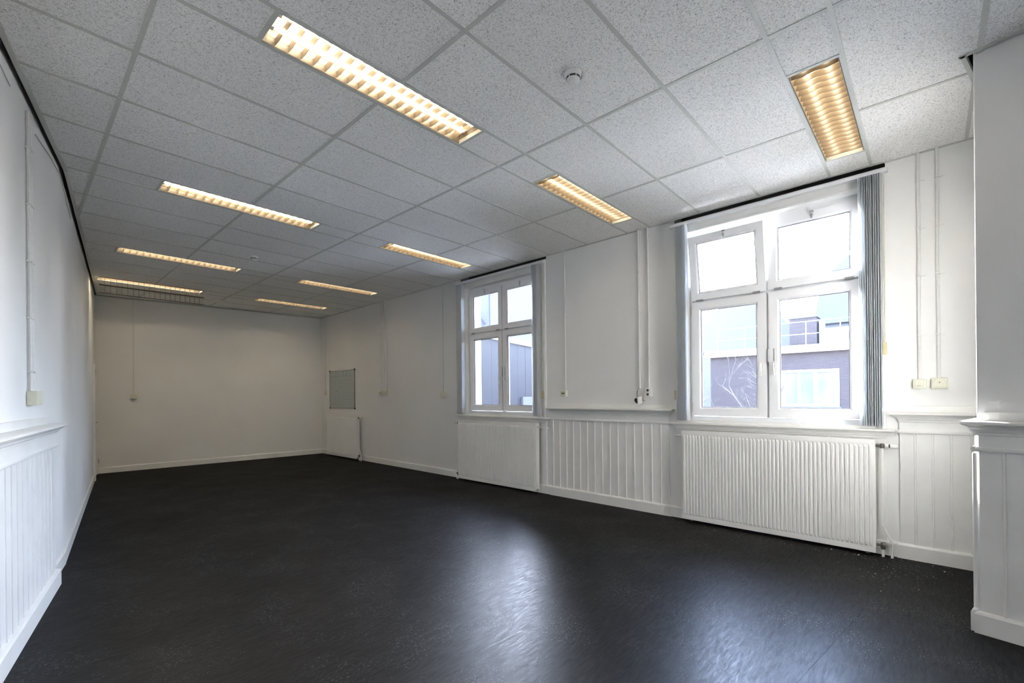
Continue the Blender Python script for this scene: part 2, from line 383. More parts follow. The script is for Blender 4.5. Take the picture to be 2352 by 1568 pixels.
def ceil_piece(poly, z0, z1, name, mat):
    poly = fitroom(poly)
    if not poly: return
    # notch round the pillar
    if any(pfront(*p) > 0 and pside(*p) > 0 for p in poly):
        a = clip(poly, lambda x, y: -pfront(x, y)); b = clip(clip(poly, lambda x, y: pfront(x, y)) or [], lambda x, y: -pside(x, y)) if poly else []
        for q in (a, b):
            if len(q) > 2: MB().prism(q, z0, z1).build(name, mat, ceil)
        return
    MB().prism(poly, z0, z1).build(name, mat, ceil)
XB = [-2.4, -1.2, 0, 1.2, 2.4, 3.6, 4.9]
rect = lambda x0, x1, y0, y1: [(x0, y0), (x1, y0), (x1, y1), (x0, y1)]
for y0, y1 in zip(ROWS[:-1], ROWS[1:]):
    lamps = LROWS.get(y0, '') if y1 - y0 < .45 else ''
    xs = list(XB)
    for k in lamps: xs = [x for x in xs if not LX[k][0] < x < LX[k][1]] + list(LX[k])
    xs = sorted(xs)
    for x0, x1 in zip(xs[:-1], xs[1:]):
        if any(abs(x0 - LX[k][0]) < 1e-6 for k in lamps): continue
        ceil_piece(rect(x0 + BW - .004, x1 - BW + .004, y0 + BW - .004, y1 - BW + .004), ZC + .0035, ZC + .018, 'ceiling_tile', 'tile')
    for k in lamps:
        for x in LX[k]: ceil_piece(rect(x - BW, x + BW, y0 + BW, y1 - BW), ZC, ZC + .03, 'grid_bar', 'bar')
for y in ROWS[1:]:
    ceil_piece(rect(-3, 5.2, y - BW, y + BW), ZC, ZC + .03, 'grid_bar', 'bar')
for x in XB[:-1]:
    for y0, y1 in zip(ROWS[:-1], ROWS[1:]):
        lamps = LROWS.get(y0, '') if y1 - y0 < .45 else ''
        if any(LX[k][0] < x < LX[k][1] for k in lamps): continue
        ceil_piece(rect(x - BW, x + BW, y0 + BW, y1 - BW), ZC - .0004, ZC + .03, 'grid_bar', 'bar')
def edge(fr, s0, s1, d0, d1, name='edge_trim'): MB().box(s0, s1, d0, d1, ZC - .003, ZC + .03).build(name, 'bar', ceil, ceil.matrix_basis.inverted() @ fr)
edge(FN, .0, 9.9, EDGE, EDGE + .028); edge(FL, -6.25, 0, EDGE, EDGE + .028)
edge(FW, -3.75, -3.09, .0, .022); edge(FW, -1.2, .72, 0, .022); edge(FW, 2.61, 8.2, 0, .022)
for c in WC: edge(FW, c - .945, c + .945, .014, .034); edge(FF, -4.25, 0, .001, .026); edge(FW, -7.5, -4.9, .0, .022)
edge(FP, -1.2, .055, .027, .05); MB().box(.027, .05, -1.3, .05, ZC - .003, ZC + .03).build('edge_trim', 'bar', ceil, FP)
# loose grey cable clipped along the top of the left wall
cab = thing('wall_cable', 'thin dark grey cable sagging along the top of the left wall', 'cable', FN @ T(.907, .006, 3.3))
MB().tube([(0, 0, .023), (-.46, 0, .074), (-.90, 0, .092)], .003, 6).build('cable_run', 'steel', cab)
MB().tube([Vector((FN @ T(.907, .006, 3.3)).inverted() @ (FL @ Vector((s, .006, z)))) for s, z in ((-.01, 3.391), (-.5, 3.36), (-1.02, 3.315))], .003, 6).build('cable_run', 'steel', cab)
cab2 = thing('wall_cable', 'short dark cable end near the ceiling at the left picture edge', 'cable', FN @ T(1.71, .006, 3.3))
MB().tube([(.25, 0, .036), (0, 0, .03), (-.17, 0, .021)], .003, 6).build('cable_run', 'steel', cab2)

# ------------------------------------------------------------------ mouldings: wainscot, sills, skirting
CAPP = [(.0, 1.165), (.006, 1.168), (.008, 1.182), (.016, 1.190), (.020, 1.202), (.034, 1.212), (.044, 1.222), (.060, 1.228), (.066, 1.232), (.066, 1.246), (.050, 1.250), (.0, 1.252)]
RAILP = [(0, 1.070), (.012, 1.070), (.017, 1.078), (.017, 1.090), (.010, 1.098), (0, 1.100)]
BASEP = [(0, .0), (.022, .0), (.022, .112), (.014, .124), (0, .128)]
shift = lambda P, dz: [(o, z + dz) for o, z in P]
def wainscot(name, fr, s0, s1, db, joints, e0=True, e1=True, batten=.018, back=True, proud=.010):
    root = struct(bpy.data.objects.new(name, None)); COL.objects.link(root); root.matrix_basis = fr @ T(s0, 0, 0); L = s1 - s0
    P = lambda mb, nm, bev=0: mb.build(nm, 'trim', root, None, bev)
    js = [0] + [j - s0 for j in sorted(joints)] + [L]
    for a, b in zip(js[:-1], js[1:]):
        if b - a > .02: P(MB().box(a + .0012, b - .0012, .0, db, .10, 1.08), 'panel_board')
    for j in js[1:-1]: P(MB().ext([(j - batten / 2, db - .002), (j + batten / 2, db - .002), (j + batten * .28, db + proud), (j - batten * .28, db + proud)], .12, 1.075, 'z'), 'batten')
    P(MB().box(.0, L, 0, db + .004, 1.085, 1.20), 'frieze_board')
    P(MB().wrap(RAILP, 0, L, db + .001, e0, e1), 'lower_rail'); P(MB().wrap(CAPP, 0, L, db + .006, e0, e1), 'cap_moulding')
    P(MB().wrap(BASEP, 0, L, db + .004, e0, e1), 'base_board')
    if back: P(MB().wrap([(0, 1.245), (.010, 1.245), (.010, 1.302), (.004, 1.306), (0, 1.306)], .03, L - .03, .004, e0, e1), 'back_board')
    return root
wainscot('trim_1', FW, -1.115, .625, .022, [.597 - .1150 * k for k in range(15)])
wainscot('trim_2', FW, -3.95, -3.175, .022, [-3.275, -3.385, -3.497, -3.612], e0=False)
wainscot('trim_3', FN, .60, 5.6, .045, [.63 + .118 * k for k in range(1, 42)], e1=False, proud=.0045)
wainscot('trim_4', FP, -1.0, -.012, .035, [-.115, -.235, -.355, -.475, -.6, -.72], e0=False)
# returns of the pillar wainscot on its window side
rt = struct(bpy.data.objects.new('trim_5', None)); COL.objects.link(rt); FPS = FP @ Matrix(((0, 1, 0, 0), (-1, 0, 0, 0), (0, 0, 1, 0), (0, 0, 0, 1)))
rt.matrix_basis = FPS
MB().box(.02, 1.2, 0, .012, .1, 1.2).build('panel_board', 'trim', rt)
for pr, nm in ((CAPP, 'cap_moulding'), (RAILP, 'lower_rail'), (BASEP, 'base_board')):
    MB().wrap(pr, -.04, 1.2, .006, False, False).build(nm, 'trim', rt)
MB().lathe([(.012, .14), (.012, 1.06)], (-.018, .006, 0), 12).build('corner_bead', 'trim', rt, smooth=True)
def sill(name, c):
    root = struct(bpy.data.objects.new(name, None)); COL.objects.link(root); root.matrix_basis = FW @ T(c, 0, 0); h = .94
    P = lambda mb, nm: mb.build(nm, 'trim', root)
    P(MB().wrap(shift(CAPP, -.147), -h, h, .024), 'sill_moulding'); P(MB().box(-h + .07, h - .07, -.10, .05, 1.085, 1.122), 'sill_board')
    P(MB().box(-h, h, 0, .02, .955, 1.06), 'apron_board'); P(MB().wrap(shift(RAILP, -.14), -h, h, .012), 'apron_rail')
    js = [-h, -h + .085] + [-h + .085 + k * .1175 for k in range(1, 15)] + [h - .085, h]
    for a, b in zip(js[:-1], js[1:]): P(MB().box(a + .001, b - .001, 0, .022 if a == -h or b == h else .008, .10, .94), 'panel_board')
    for j in js[2:-2:1]: P(MB().ext([(j - .009, .006), (j + .009, .006), (j + .005, .016), (j - .005, .016)], .12, .935, 'z'), 'batten')
    P(MB().wrap(BASEP, -h - .10, h + .10, .012, False, False), 'base_board')
    # architrave round the opening
    prof = [(0, 0), (.13, 0), (.13, .030), (.105, .034), (.095, .022), (.03, .020), (.02, .028), (0, .028)]
    for sg in (-1, 1): P(MB().ext([(sg * (.81 + p), d) for p, d in prof], 1.105, 3.385, 'z'), 'architrave')
    P(MB().ext([(d, 3.25 + p * 1.0) for p, d in prof], -.81, .81, 'x'), 'architrave')
    return root
sill('trim_6', WC[0]); sill('trim_7', WC[1])
def base(name, fr, s0, s1, h=.115, th=.018, parts=1):
    return struct(MB().ext([(0, 0), (th, 0), (th, h - .012), (th * .5, h), (0, h)], s0, s1, 'x').build(name, 'trim', None, fr))
base('baseboard_right', FW, 2.706, 8.07); base('baseboard_far', FF, -4.235, -.02); base('baseboard_left', FL, -5.25, .02); base('baseboard_left_near', FN, .0, .575, .115, .02)

# ------------------------------------------------------------------ windows
def sash(parent, w, h, handle=None, vent=False, mw=None, st=.0975):
    s = MB()
    pr = lambda a: [(0, -.028), (0, .028), (st - .018, .028), (st - .004, .016), (st, .014), (st, -.028)]
    # four mitred members
    for (ax, L, off, flip) in (('h', w, 0, 1), ('h', w, h, -1), ('v', h, 0, 1), ('v', h, w, -1)):
        i = len(s.v); p = pr(0); n = len(p)
        for end in (0, 1):
            for a, d in p:
                t = a if end == 0 else L - a
                s.v.append((t - w / 2, d, off + flip * a) if ax == 'h' else (off + flip * a - w / 2, d, t))
        s.f.append(tuple(i + k for k in range(n))); s.f.append(tuple(i + n + k for k in range(n)))
        for k in range(n):
            j = (k + 1) % n; s.f.append((i + k, i + j, i + n + j, i + n + k))
    so_ = s.build('sash', 'upvc', parent, mw)
    gk = MB(); a0, a1, b0, b1 = -w / 2 + st, w / 2 - st, st, h - st
    for r in ((a0, a1, b0, b0 + .004), (a0, a1, b1 - .004, b1), (a0, a0 + .004, b0, b1), (a1 - .004, a1, b0, b1)): gk.box(r[0], r[1], -.004, .010, r[2], r[3])
    gk.build('gasket', 'gasket', so_)
    MB().box(a0 - .003, a1 + .003, -.006, .0, b0 - .003, b1 + .003).build('pane', 'glass', so_)
    if handle is not None:
        hx = handle * (w / 2 - .045); hb = MB(); hb.box(hx - .014, hx + .014, .028, .036, .50, .57); hb.lathe([(.009, .036), (.009, .062)], (hx, 0, .548), 12, 'y')
        hb.tube([(hx, .060, .552), (hx, .062, .535), (hx - handle * .004, .058, .47), (hx - handle * .006, .052, .43)], .0085, 8, .007); hb.build('handle', 'white_plastic', so_, None, .002)
    if vent:
        lb = MB(); lb.box(-.016, .016, .02, .040, h - .020, h - .002); lb.lathe([(.010, .0), (.012, .010), (.007, .022)], (0, .028, h - .042), 12, 'y'); lb.box(-.005, .005, .026, .040, h - .075, h - .03)
        lb.build('latch', 'steel', so_, None, .002)
        for hx in (-w / 2 + .09, w / 2 - .09):
            MB().box(hx - .035, hx + .035, .022, .040, -.012, .008).build('hinge', 'steel', so_, None, .002)
    return so_
def window(name, c, tilt, fr=FW):
    root = struct(bpy.data.objects.new(name, None)); COL.objects.link(root); root.matrix_basis = fr @ T(c, -.085, 1.12)
    H = 2.13; fr_ = MB(); e = .035
    fr_.box(-.81, -.81 + e, -.055, .005, 0, H); fr_.box(.81 - e, .81, -.055, .005, 0, H); fr_.box(-.81 + e, .81 - e, -.055, .005, 0, .05); fr_.box(-.81 + e, .81 - e, -.055, .005, H - .066, H)
    fr_.box(-.035, .035, -.055, -.004, .05, H - e); fr_.box(-.81 + e, .81 - e, -.055, -.004, 1.315, 1.385)
    fr_.build('window_frame', 'upvc', root)
    w = .765
    for sg in (-1, 1):
        x = sg * (.775 - w / 2)
        sash(root, w, 1.285, -sg, False, T(x, .012, .054)); tl = tilt and sg == 1
        sash(root, w, .705, None, True, T(x, .012, 1.364) @ (Matrix.Rotation(math.radians(-8.5), 4, 'X') if tl else Matrix.Identity(4)), .088)
    # paper strip lock label and espagnolette cover on the meeting stiles
    MB().box(-.012, .012, .0, .046, .62, .76).build('lock_plate', 'steel', root, None, .006)
    MB().box(-.061, -.049, .040, .0412, .63, .76).build('printed_strip', 'alu', root)
    for z in (.10, 1.20):
        MB().lathe([(.008, z), (.008, z + .10)], (.778, .022, 0), 10).build('side_hinge', 'brass', root)
    # outside sill and reveal lining
    MB().box(-.86, .86, -.32, -.055, -.055, -.005).build('outer_sill', 'out_white', root)
    return root
window('window_1', WC[0], False); window('window_2', WC[1], True)
for k, c in enumerate(RC): window('window_%d' % (4 + k), c, False, FB)

for fr_, cs in ((FW, WC), (FB, RC)):                             # sky portals in the openings (they only guide the sampling)
    for c in cs:
        pl = bpy.data.lights.new('window_portal', 'AREA'); pl.shape = 'RECTANGLE'; pl.size = 1.62; pl.size_y = 2.13; pl.cycles.is_portal = True
        po = bpy.data.objects.new('window_portal', pl); COL.objects.link(po)
        po.matrix_basis = fr_ @ T(c, -.20, 2.185) @ Matrix.Rotation(math.radians(90), 4, 'X')
# ------------------------------------------------------------------ vertical blinds
vane_cache = {}
def vane_mesh(w):
    if w not in vane_cache:
        mb = MB(); n = 6; pts = [(-.004 * math.sin(PI * k / n), -w / 2 + w * k / n) for k in range(n + 1)]
        mb.ext([(x - .0004, y) for x, y in pts] + [(x + .0004, y) for x, y in reversed(pts)], 0, -2.195, 'z'); mb.smooth = True; vane_cache[w] = mb.mesh('vane', 'vane')
    return vane_cache[w]
def blind(label, c, stacks, cords):
    root = thing('vertical_blind', label, 'blind', FW @ T(c, .078, 1.115), 'vertical blinds drawn open at the windows')
    z1 = 2.240; L = .965
    hr = MB(); hr.ext([(-.022, z1 - .030), (-.022, z1), (.022, z1), (.022, z1 - .030), (.016, z1 - .030), (.016, z1 - .006), (-.016, z1 - .006), (-.016, z1 - .030)], -L, L, 'x'); hr.build('headrail', 'upvc', root)
    MB().box(-L + .001, L - .001, -.0155, .0155, z1 - .014, z1 - .007).build('track_slot', 'slot', root)
    for x in (-L - .003, L + .003): MB().box(x - .003, x + .003, -.024, .024, z1 - .032, z1 + .002).build('end_cap', 'white_plastic', root)
    for x in (-.55, 0, .55): MB().box(x - .012, x + .012, -.075, -.010, z1, z1 + .012).build('bracket', 'steel', root)
    for x, z0, zt in cords:
        MB().box(x - c - .014, x - c + .014, -.048, -.013, z0 - 1.115, z0 - 1.01).build('cord_holder', 'brass', root, None, .004)
        for q in (-.006, .006): MB().tube([(x - c + q, -.030, z0 - 1.01), (x - c + q, -.032, (z0 + zt) / 2 - 1.115), (x - c + q, -.028, zt - 1.115)], .0022, 6).build('cord', 'cream_plastic', root)
    for a, b, n, rot in stacks:
        for k in range(n):
            x = a + (b - a) * k / (n - 1) + random.uniform(-.0012, .0012)
            v = link('vane', vane_mesh(.089), root, T(x - c, 0, z1 - .034) @ Matrix.Rotation(math.radians(rot + random.uniform(-2.5, 2.5)), 4, 'Z'))
            MB().box(-.003, .003, -.012, .012, -.004, .030).build('carrier', 'white_plastic', v)
    return root
blind('open vertical blind over the narrow-looking far window beside the bare wall', WC[0], [(2.60, 2.46, 9, 2), (.80, .90, 8, -4)], [(.765, 1.38, 3.33)])
blind('open vertical blind over the large near window above the wide radiator', WC[1], [(-1.25, -1.365, 9, 3), (-2.915, -3.065, 11, -1)], [(-1.215, 1.36, 3.33), (-3.085, 1.75, 3.33)])

# ------------------------------------------------------------------ radiators
def radiator(label, s0, s1, z0, z1, df, valve_side, drop):
    L = s1 - s0; H = z1 - z0; root = thing('radiator', label, 'radiator', FW @ T((s0 + s1) / 2, 0, 0), 'white panel radiators along the window wall')
    hl = L / 2; dep = .085; d0 = df - dep
    n = round(L / .0348); p = (L - .03) / n; fp = MB()
    fp.box(-hl, hl, df - .012, df - .007, z0, z1)
    rim = .007
    fp.box(-hl, hl, df - .007, df - .001, z1 - .045, z1); fp.box(-hl, hl, df - .007, df - .001, z0, z0 + .045)
    for k in range(n):
        x = -hl + .015 + p * (k + .5); zb, zt = z0 + .05, z1 - .05; w, wi = p * .36, p * .18; i = len(fp.v)
        for z, g_ in ((zb - .006, -.007), (zb + .014, .006), (zt - .014, .006), (zt + .006, -.007)):
            fp.v += [(x - w, df - .007, z), (x - wi, df + g_, z), (x + wi, df + g_, z), (x + w, df - .007, z)]
        for r in range(3):
            for c_ in range(3): fp.f.append((i + r * 4 + c_, i + r * 4 + c_ + 1, i + r * 4 + c_ + 5, i + r * 4 + c_ + 4))
    fp.build('front_panel', 'rad', root)
    MB().box(-hl, hl, d0, d0 + .012, z0, z1).build('rear_panel', 'rad', root)
    gr = MB(); gr.box(-hl, hl, d0 + .012, d0 + .016, z1 - .03, z1); gr.box(-hl, hl, df - .016, df - .0125, z1 - .03, z1)
    k = -hl
    while k < hl: gr.box(k, min(k + .006, hl), d0 + .016, df - .016, z1 - .004, z1); k += .014
    gr.build('top_grille', 'rad', root)
    for sg in (-1, 1): MB().box(sg * hl - .004 * (sg > 0), sg * hl + .004 * (sg < 0), d0 + .012, df - .0125, z0 + .03, z1 - .002).build('side_cover', 'rad', root)
    for x in (-hl * .75, 0, hl * .75):
        MB().box(x - .02, x + .02, .024, d0, z1 - .18, z1 - .12).build('wall_bracket', 'rad', root)
    for x in (-hl + .06, hl - .10): MB().tube([(x - .012, df - .02, z0 + .002), (x - .010, df - .02, z0 - .018), (x + .010, df - .02, z0 - .018), (x + .012, df - .02, z0 + .002)], .003, 6).build('clip', 'steel', root)
    sg = valve_side; dm = d0 + .035; xe = sg * hl
    vb = MB(); vb.tube([(xe - sg * .01, dm, z1 - .055), (xe + sg * .05, dm, z1 - .055)], .011, 10); vb.lathe([(.014, -.02), (.017, -.008), (.017, .012), (.011, .02)], (xe + sg * .045, dm, z1 - .055), 12)
    v = vb.build('valve', 'dark_metal', root, None, 0, True)
    kb = MB(); a = xe + sg * .065
    kb.lathe([(.014, 0), (.019, sg * .006), (.019, sg * .022), (.016, sg * .024)], (a, dm, z1 - .055), 16, 'x'); kb.lathe([(.019, sg * .034), (.022, sg * .038), (.021, sg * .078), (.016, sg * .088)], (a, dm, z1 - .055), 16, 'x')
    kb.build('thermostat_knob', 'white_plastic', v, None, 0, True)
    MB().lathe([(.015, sg * .024), (.015, sg * .034)], (a, dm, z1 - .055), 12, 'x').build('scale_ring', 'black', v)
    xp = xe + sg * .045; pp = [(xp, dm, z1 - .075), (xp, dm, z0 + .235), (xp + sg * .008, dm, z0 + .215), (xp + sg * drop * .5, dm, z0 + .165), (xp + sg * drop, dm, z0 + .115), (xp + sg * (drop + .005), dm, z0 + .09), (xp + sg * (drop + .005), dm, .0005)]
    MB().tube(pp, .0095, 10).build('feed_pipe', 'rad', root, None, 0, True)
    lv = MB(); lv.tube([(xe - sg * .01, dm, z0 + .065), (xe + sg * .05, dm, z0 + .062)], .011, 10); lv.lathe([(.016, .03), (.019, .045), (.019, .075), (.012, .085)], (xe + sg * .045, dm, z0), 10); lv.lathe([(.012, .0), (.017, .004), (.017, .02)], (xe + sg * .06, dm, z0 + .062), 10, 'x')
    lv.build('return_valve', 'dark_metal', root, None, 0, True)
    MB().tube([(xe + sg * .045, dm, .0005), (xe + sg * .045, dm, z0 + .032)], .010, 10).build('return_pipe', 'rad', root, None, 0, True)
    # bleed plug at the other end
    bp = MB(); bp.lathe([(.012, 0), (.012, -sg * .02), (.008, -sg * .024)], (-xe, dm, z1 - .055), 10, 'x'); bp.build('bleed_plug', 'white_plastic', root)
    return root
radiator('widest white ribbed radiator under the large near window', -3.018, -1.313, .035, 1.015, .15, -1, .055)
radiator('white ribbed radiator under the far window, valve at its left', .825, 2.56, .037, 1.022, .15, 1, .03)
radiator('small white radiator under the whiteboard in the far corner', 6.045, 7.49, .05, 1.01, .15, -1, .07)

# ------------------------------------------------------------------ conduits, sockets, switches
def conduit(label, fr, xs, z0, z1, clips, r=.0095, dbl=0, top_bend=0):
    root = thing('cable_conduit', label, 'conduit', fr @ T(xs[0], 0, z0), 'white surface conduits on the walls')
    for x in xs:
        q = x - xs[0]
        pts = [(q, r + .004, 0)] + [(q + random.uniform(-.003, .003), r + .004, (z1 - z0) * t) for t in (.25, .5, .75)] + [(q, r + .004, z1 - z0)]
        MB().tube(pts, r, 8).build('pipe', 'white_plastic', root, None, 0, True)
        for cz in clips:
            MB().box(q - r - .003, q + r + .003, 0, r * 2 + .007, cz - z0 - .006, cz - z0 + .006).build('clip', 'white_plastic', root, None, .002)
            if dbl: MB().box(q - r - dbl, q - r - .003, 0, .008, cz - z0 - .004, cz - z0 + .004).build('clip_tail', 'white_plastic', root)
    return root
ztop = ZC + .02
conduit('thin white conduit in the corner beside the whiteboard', FW, [7.82], 1.56, ztop, [2.0, 2.5, 3.0])
for nm, q in (('leftmost', 5.20), ('middle', 5.09), ('rightmost', 4.98)): conduit(nm + ' of three parallel white conduits on the bare right wall', FW, [q], 1.55, ztop, [1.62, 2.1, 2.6, 3.1])
conduit('single white conduit just left of the far window', FW, [3.105], 1.50, ztop, [1.56, 2.1, 2.6, 3.05])
conduit('white conduit right of the far window ending in a small box', FW, [.38], 1.49, ztop, [2.55], .0105)
conduit('white conduit hanging down to the torn-open black-backed socket', FW, [-.745], 1.50, ztop, [2.45, 2.9], .0115)
conduit('white conduit ending in the double earthed socket', FW, [-.866], 1.50, ztop, [3.0], .0115)
conduit('white conduit above the rocker switch near the pillar', FW, [-3.31], 1.535, ztop, [1.9, 2.4, 2.8, 3.2], .0115, .03)
conduit('white conduit above the round-faced outlet beside the pillar', FW, [-3.427], 1.535, ztop, [1.9, 2.4, 2.8, 3.2], .0115, .03)
conduit('lone white conduit on the far wall', FF, [-.566], 1.525, ztop, [1.9, 2.3, 2.7, 3.15], .008)
lc = conduit('paired white conduits on the left wall above the wainscot', FN, [1.10, 1.165], 1.475, 3.36, [1.62, 1.98, 2.36, 2.74, 3.12], .011)
def box_socket(name, label, cat, fr, s, z, w, h, dp, kind, mat='cream_plastic', group='wall boxes at the ends of the conduits'):
    r = thing(name, label, cat, fr @ T(s, 0, z), group)
    MB().box(-w / 2, w / 2, .0005, dp, -h / 2, h / 2).build('box_body', mat, r, None, .005)
    if kind == 'socket2':
        for q in (-1, 1):
            MB().lathe([(.021, dp), (.021, dp + .002), (.016, dp + .002), (.016, dp + .0005)], (0, 0, q * h * .235), 20, 'y').build('socket_face', 'white_plastic', r)
            MB().lathe([(.0155, dp + .0006), (.0155, dp + .0016)], (0, 0, q * h * .235), 20, 'y').build('socket_well', 'slot', r)
    elif kind == 'socket':
        MB().lathe([(.027, dp), (.029, dp + .003), (.023, dp + .003)], (0, 0, 0), 20, 'y').build('socket_face', mat, r)
        for q in (-.009, .009): MB().lathe([(.0028, dp + .003), (.0028, dp + .0036)], (q, 0, 0), 8, 'y').build('pin_hole', 'slot', r)
    elif kind == 'switch':
        MB().box(-w * .30, w * .34, dp, dp + .006, -h * .34, h * .34).build('rocker', mat, r, None, .002); MB().box(-w * .12, w * .20, dp + .006, dp + .0065, -h * .20, -h * .17).build('rocker_mark', 'slot', r)
    elif kind == 'dome':
        pts = [(-.042, -.030)] + [(.042, -.030)] + [(.042 * math.cos(a), .042 * math.sin(a) - .004) for a in [PI * k / 10 for k in range(11)]]
        MB().ext([(x, z_) for x, z_ in pts], dp, dp + .010, 'y').build('outlet_cover', mat, r, None, .003)
        MB().lathe([(.004, dp + .010), (.004, dp + .0105)], (0, 0, .008), 10, 'y').build('screw', 'slot', r)
    elif kind == 'data':
        for q in (-.014, .014): MB().box(q - .009, q + .009, dp, dp + .0008, -.012, .010).build('jack_opening', 'slot', r)
    return r
box_socket('wall_box', 'small cream box at the foot of the corner conduit', 'socket', FW, 7.82, 1.52, .08, .085, .045, 'socket')
box_socket('data_outlet', 'cream twin outlet, left of the pair under three conduits', 'socket', FW, 5.20, 1.505, .085, .085, .05, 'data')
box_socket('wall_socket', 'cream socket, right of the pair under three conduits', 'socket', FW, 5.02, 1.505, .11, .09, .05, 'socket')
box_socket('wall_socket', 'cream socket on the bare wall left of the far window', 'socket', FW, 3.115, 1.45, .085, .09, .055, 'socket')
box_socket('data_outlet', 'cream data outlet right of the far window', 'socket', FW, .395, 1.448, .085, .085, .055, 'data')
box_socket('double_socket', 'white upright double socket with two dark wells', 'socket', FW, -.866, 1.447, .075, .105, .05, 'socket2', 'white_plastic')
box_socket('rocker_switch', 'cream double rocker switch right of the near window', 'switch', FW, -3.308, 1.49, .088, .075, .05, 'switch')
box_socket('round_outlet', 'cream outlet with a dome-shaped cover beside the pillar', 'socket', FW, -3.43, 1.492, .10, .088, .045, 'dome')
box_socket('wall_socket', 'cream socket under the far wall conduit', 'socket', FF, -.566, 1.475, .10, .085, .05, 'socket')
box_socket('junction_box', 'cream blank junction box on the left wall above the wainscot', 'box', FN, 1.125, 1.445, .16, .095, .055, '')
box_socket('wall_socket', 'small pale socket low on the left wall before the door', 'socket', FL, -5.05, .30, .07, .10, .03, 'socket', 'trim')
box_socket('door_stop_plate', 'small dark plate low in the far left corner', 'plate', FF, -.03, .24, .03, .085, .012, '', 'alu')
# torn-off socket dangling from its wires
ts = thing('broken_socket', 'broken white socket hanging open on its wires, black back showing', 'socket', FW @ T(-.735, .0, 1.35), 'wall boxes at the ends of the conduits')
RM = Matrix.Rotation(math.radians(78), 4, 'Z') @ Matrix.Rotation(math.radians(10), 4, 'Y')
MB().box(-.042, .042, .05, .062, -.045, .045).build('face_plate', 'white_plastic', ts, T(.022, .05, .0) @ RM, .003)
bk = MB(); bk.box(-.030, .030, .012, .05, -.03, .03); bk.box(-.022, .0, -.01, .012, -.02, .01); bk.box(.006, .026, -.006, .012, -.012, .022); bk.build('socket_back', 'black', ts, T(.022, .05, .0) @ RM, .003)
MB().tube([(0, .014, .155), (.01, .02, .12), (-.006, .03, .09), (.004, .035, .06), (.0, .04, .03)], .0035, 6).build('wire', 'white_plastic', ts)
MB().tube([(-.002, .014, .15), (.018, .024, .11), (.02, .032, .08), (.008, .038, .03)], .0028, 6).build('wire', 'black', ts)
MB().tube([(-.045, .03, .0), (-.06, .028, .008), (-.075, .02, -.004), (-.078, .018, -.010)], .0025, 6).build('wire', 'slot', ts)

# ------------------------------------------------------------------ whiteboard, door
bw_, bh_ = 1.235, .90
wbd = thing('whiteboard', 'grey planning whiteboard with a hand-drawn grid above the corner radiator', 'whiteboard', FW @ T(6.965, .001, 1.158))
MB().box(-bw_ / 2, bw_ / 2, 0, .012, 0, bh_).build('board_panel', 'board', wbd)
for r in ((-bw_ / 2, bw_ / 2, 0, .012), (-bw_ / 2, bw_ / 2, bh_ - .012, bh_), (-bw_ / 2, -bw_ / 2 + .012, .012, bh_ - .012), (bw_ / 2 - .012, bw_ / 2, .012, bh_ - .012)): MB().box(r[0], r[1], .0, .02, r[2], r[3]).build('frame_rail', 'alu', wbd)
for x in (-1, 1):
    for z in (0, bh_): MB().box(x * bw_ / 2 - .016, x * bw_ / 2 + .016, .0, .024, z - .016, z + .016).build('corner_cap', 'black', wbd, None, .004)
gl = MB()
for k in range(15): gl.box(-bw_ / 2 + .03, bw_ / 2 - .16, .012, .0124, .035 + .055 * k, .0375 + .055 * k)
for k in range(9): gl.box(bw_ / 2 - .16 - .128 * k, bw_ / 2 - .1575 - .128 * k, .012, .0124, .03, .80)
gl.build('ruled_lines', 'ink', wbd)
wr_ = MB()
def scrawl(x, z, n):
    for k in range(n): wr_.box(x - k * .012, x - k * .012 - .007, .012, .0126, z + random.uniform(-.003, 0), z + random.uniform(.006, .016))
for k, n in enumerate((3, 6, 3, 7, 7, 4)): scrawl(bw_ / 2 - .12 - k * .175, .845, n); scrawl(bw_ / 2 - .10 - k * .18, .765, (7, 7, 2, 6, 6, 4)[k])
for k in range(13): scrawl(bw_ / 2 - .07, .045 + .055 * k, 3)
for x, z, n in ((.28, .40, 5), (.20, .27, 4), (-.35, .55, 2), (-.5, .55, 3), (.33, .60, 3), (-.3, .2, 2), (.38, .1, 3)): scrawl(x, z, n)
wr_.build('marker_writing', 'ink', wbd)
dr = struct(bpy.data.objects.new('door_1', None)); COL.objects.link(dr); dr.matrix_basis = FL @ T(-5.75, 0, 0)
for x0, x1, z0, z1 in ((-.50, -.43, 0, 2.05), (.43, .50, 0, 2.05), (-.43, .43, 1.98, 2.05)): MB().box(x0, x1, 0, .032, z0, z1).build('door_frame', 'trim', dr, None, .004)
dl = MB().box(-.425, .425, .002, .012, .008, 1.975).build('door_leaf', 'trim', dr)
MB().tube([(.37, .012, 1.02), (.37, .05, 1.02), (.26, .052, 1.02)], .008, 8).build('handle', 'steel', dl)

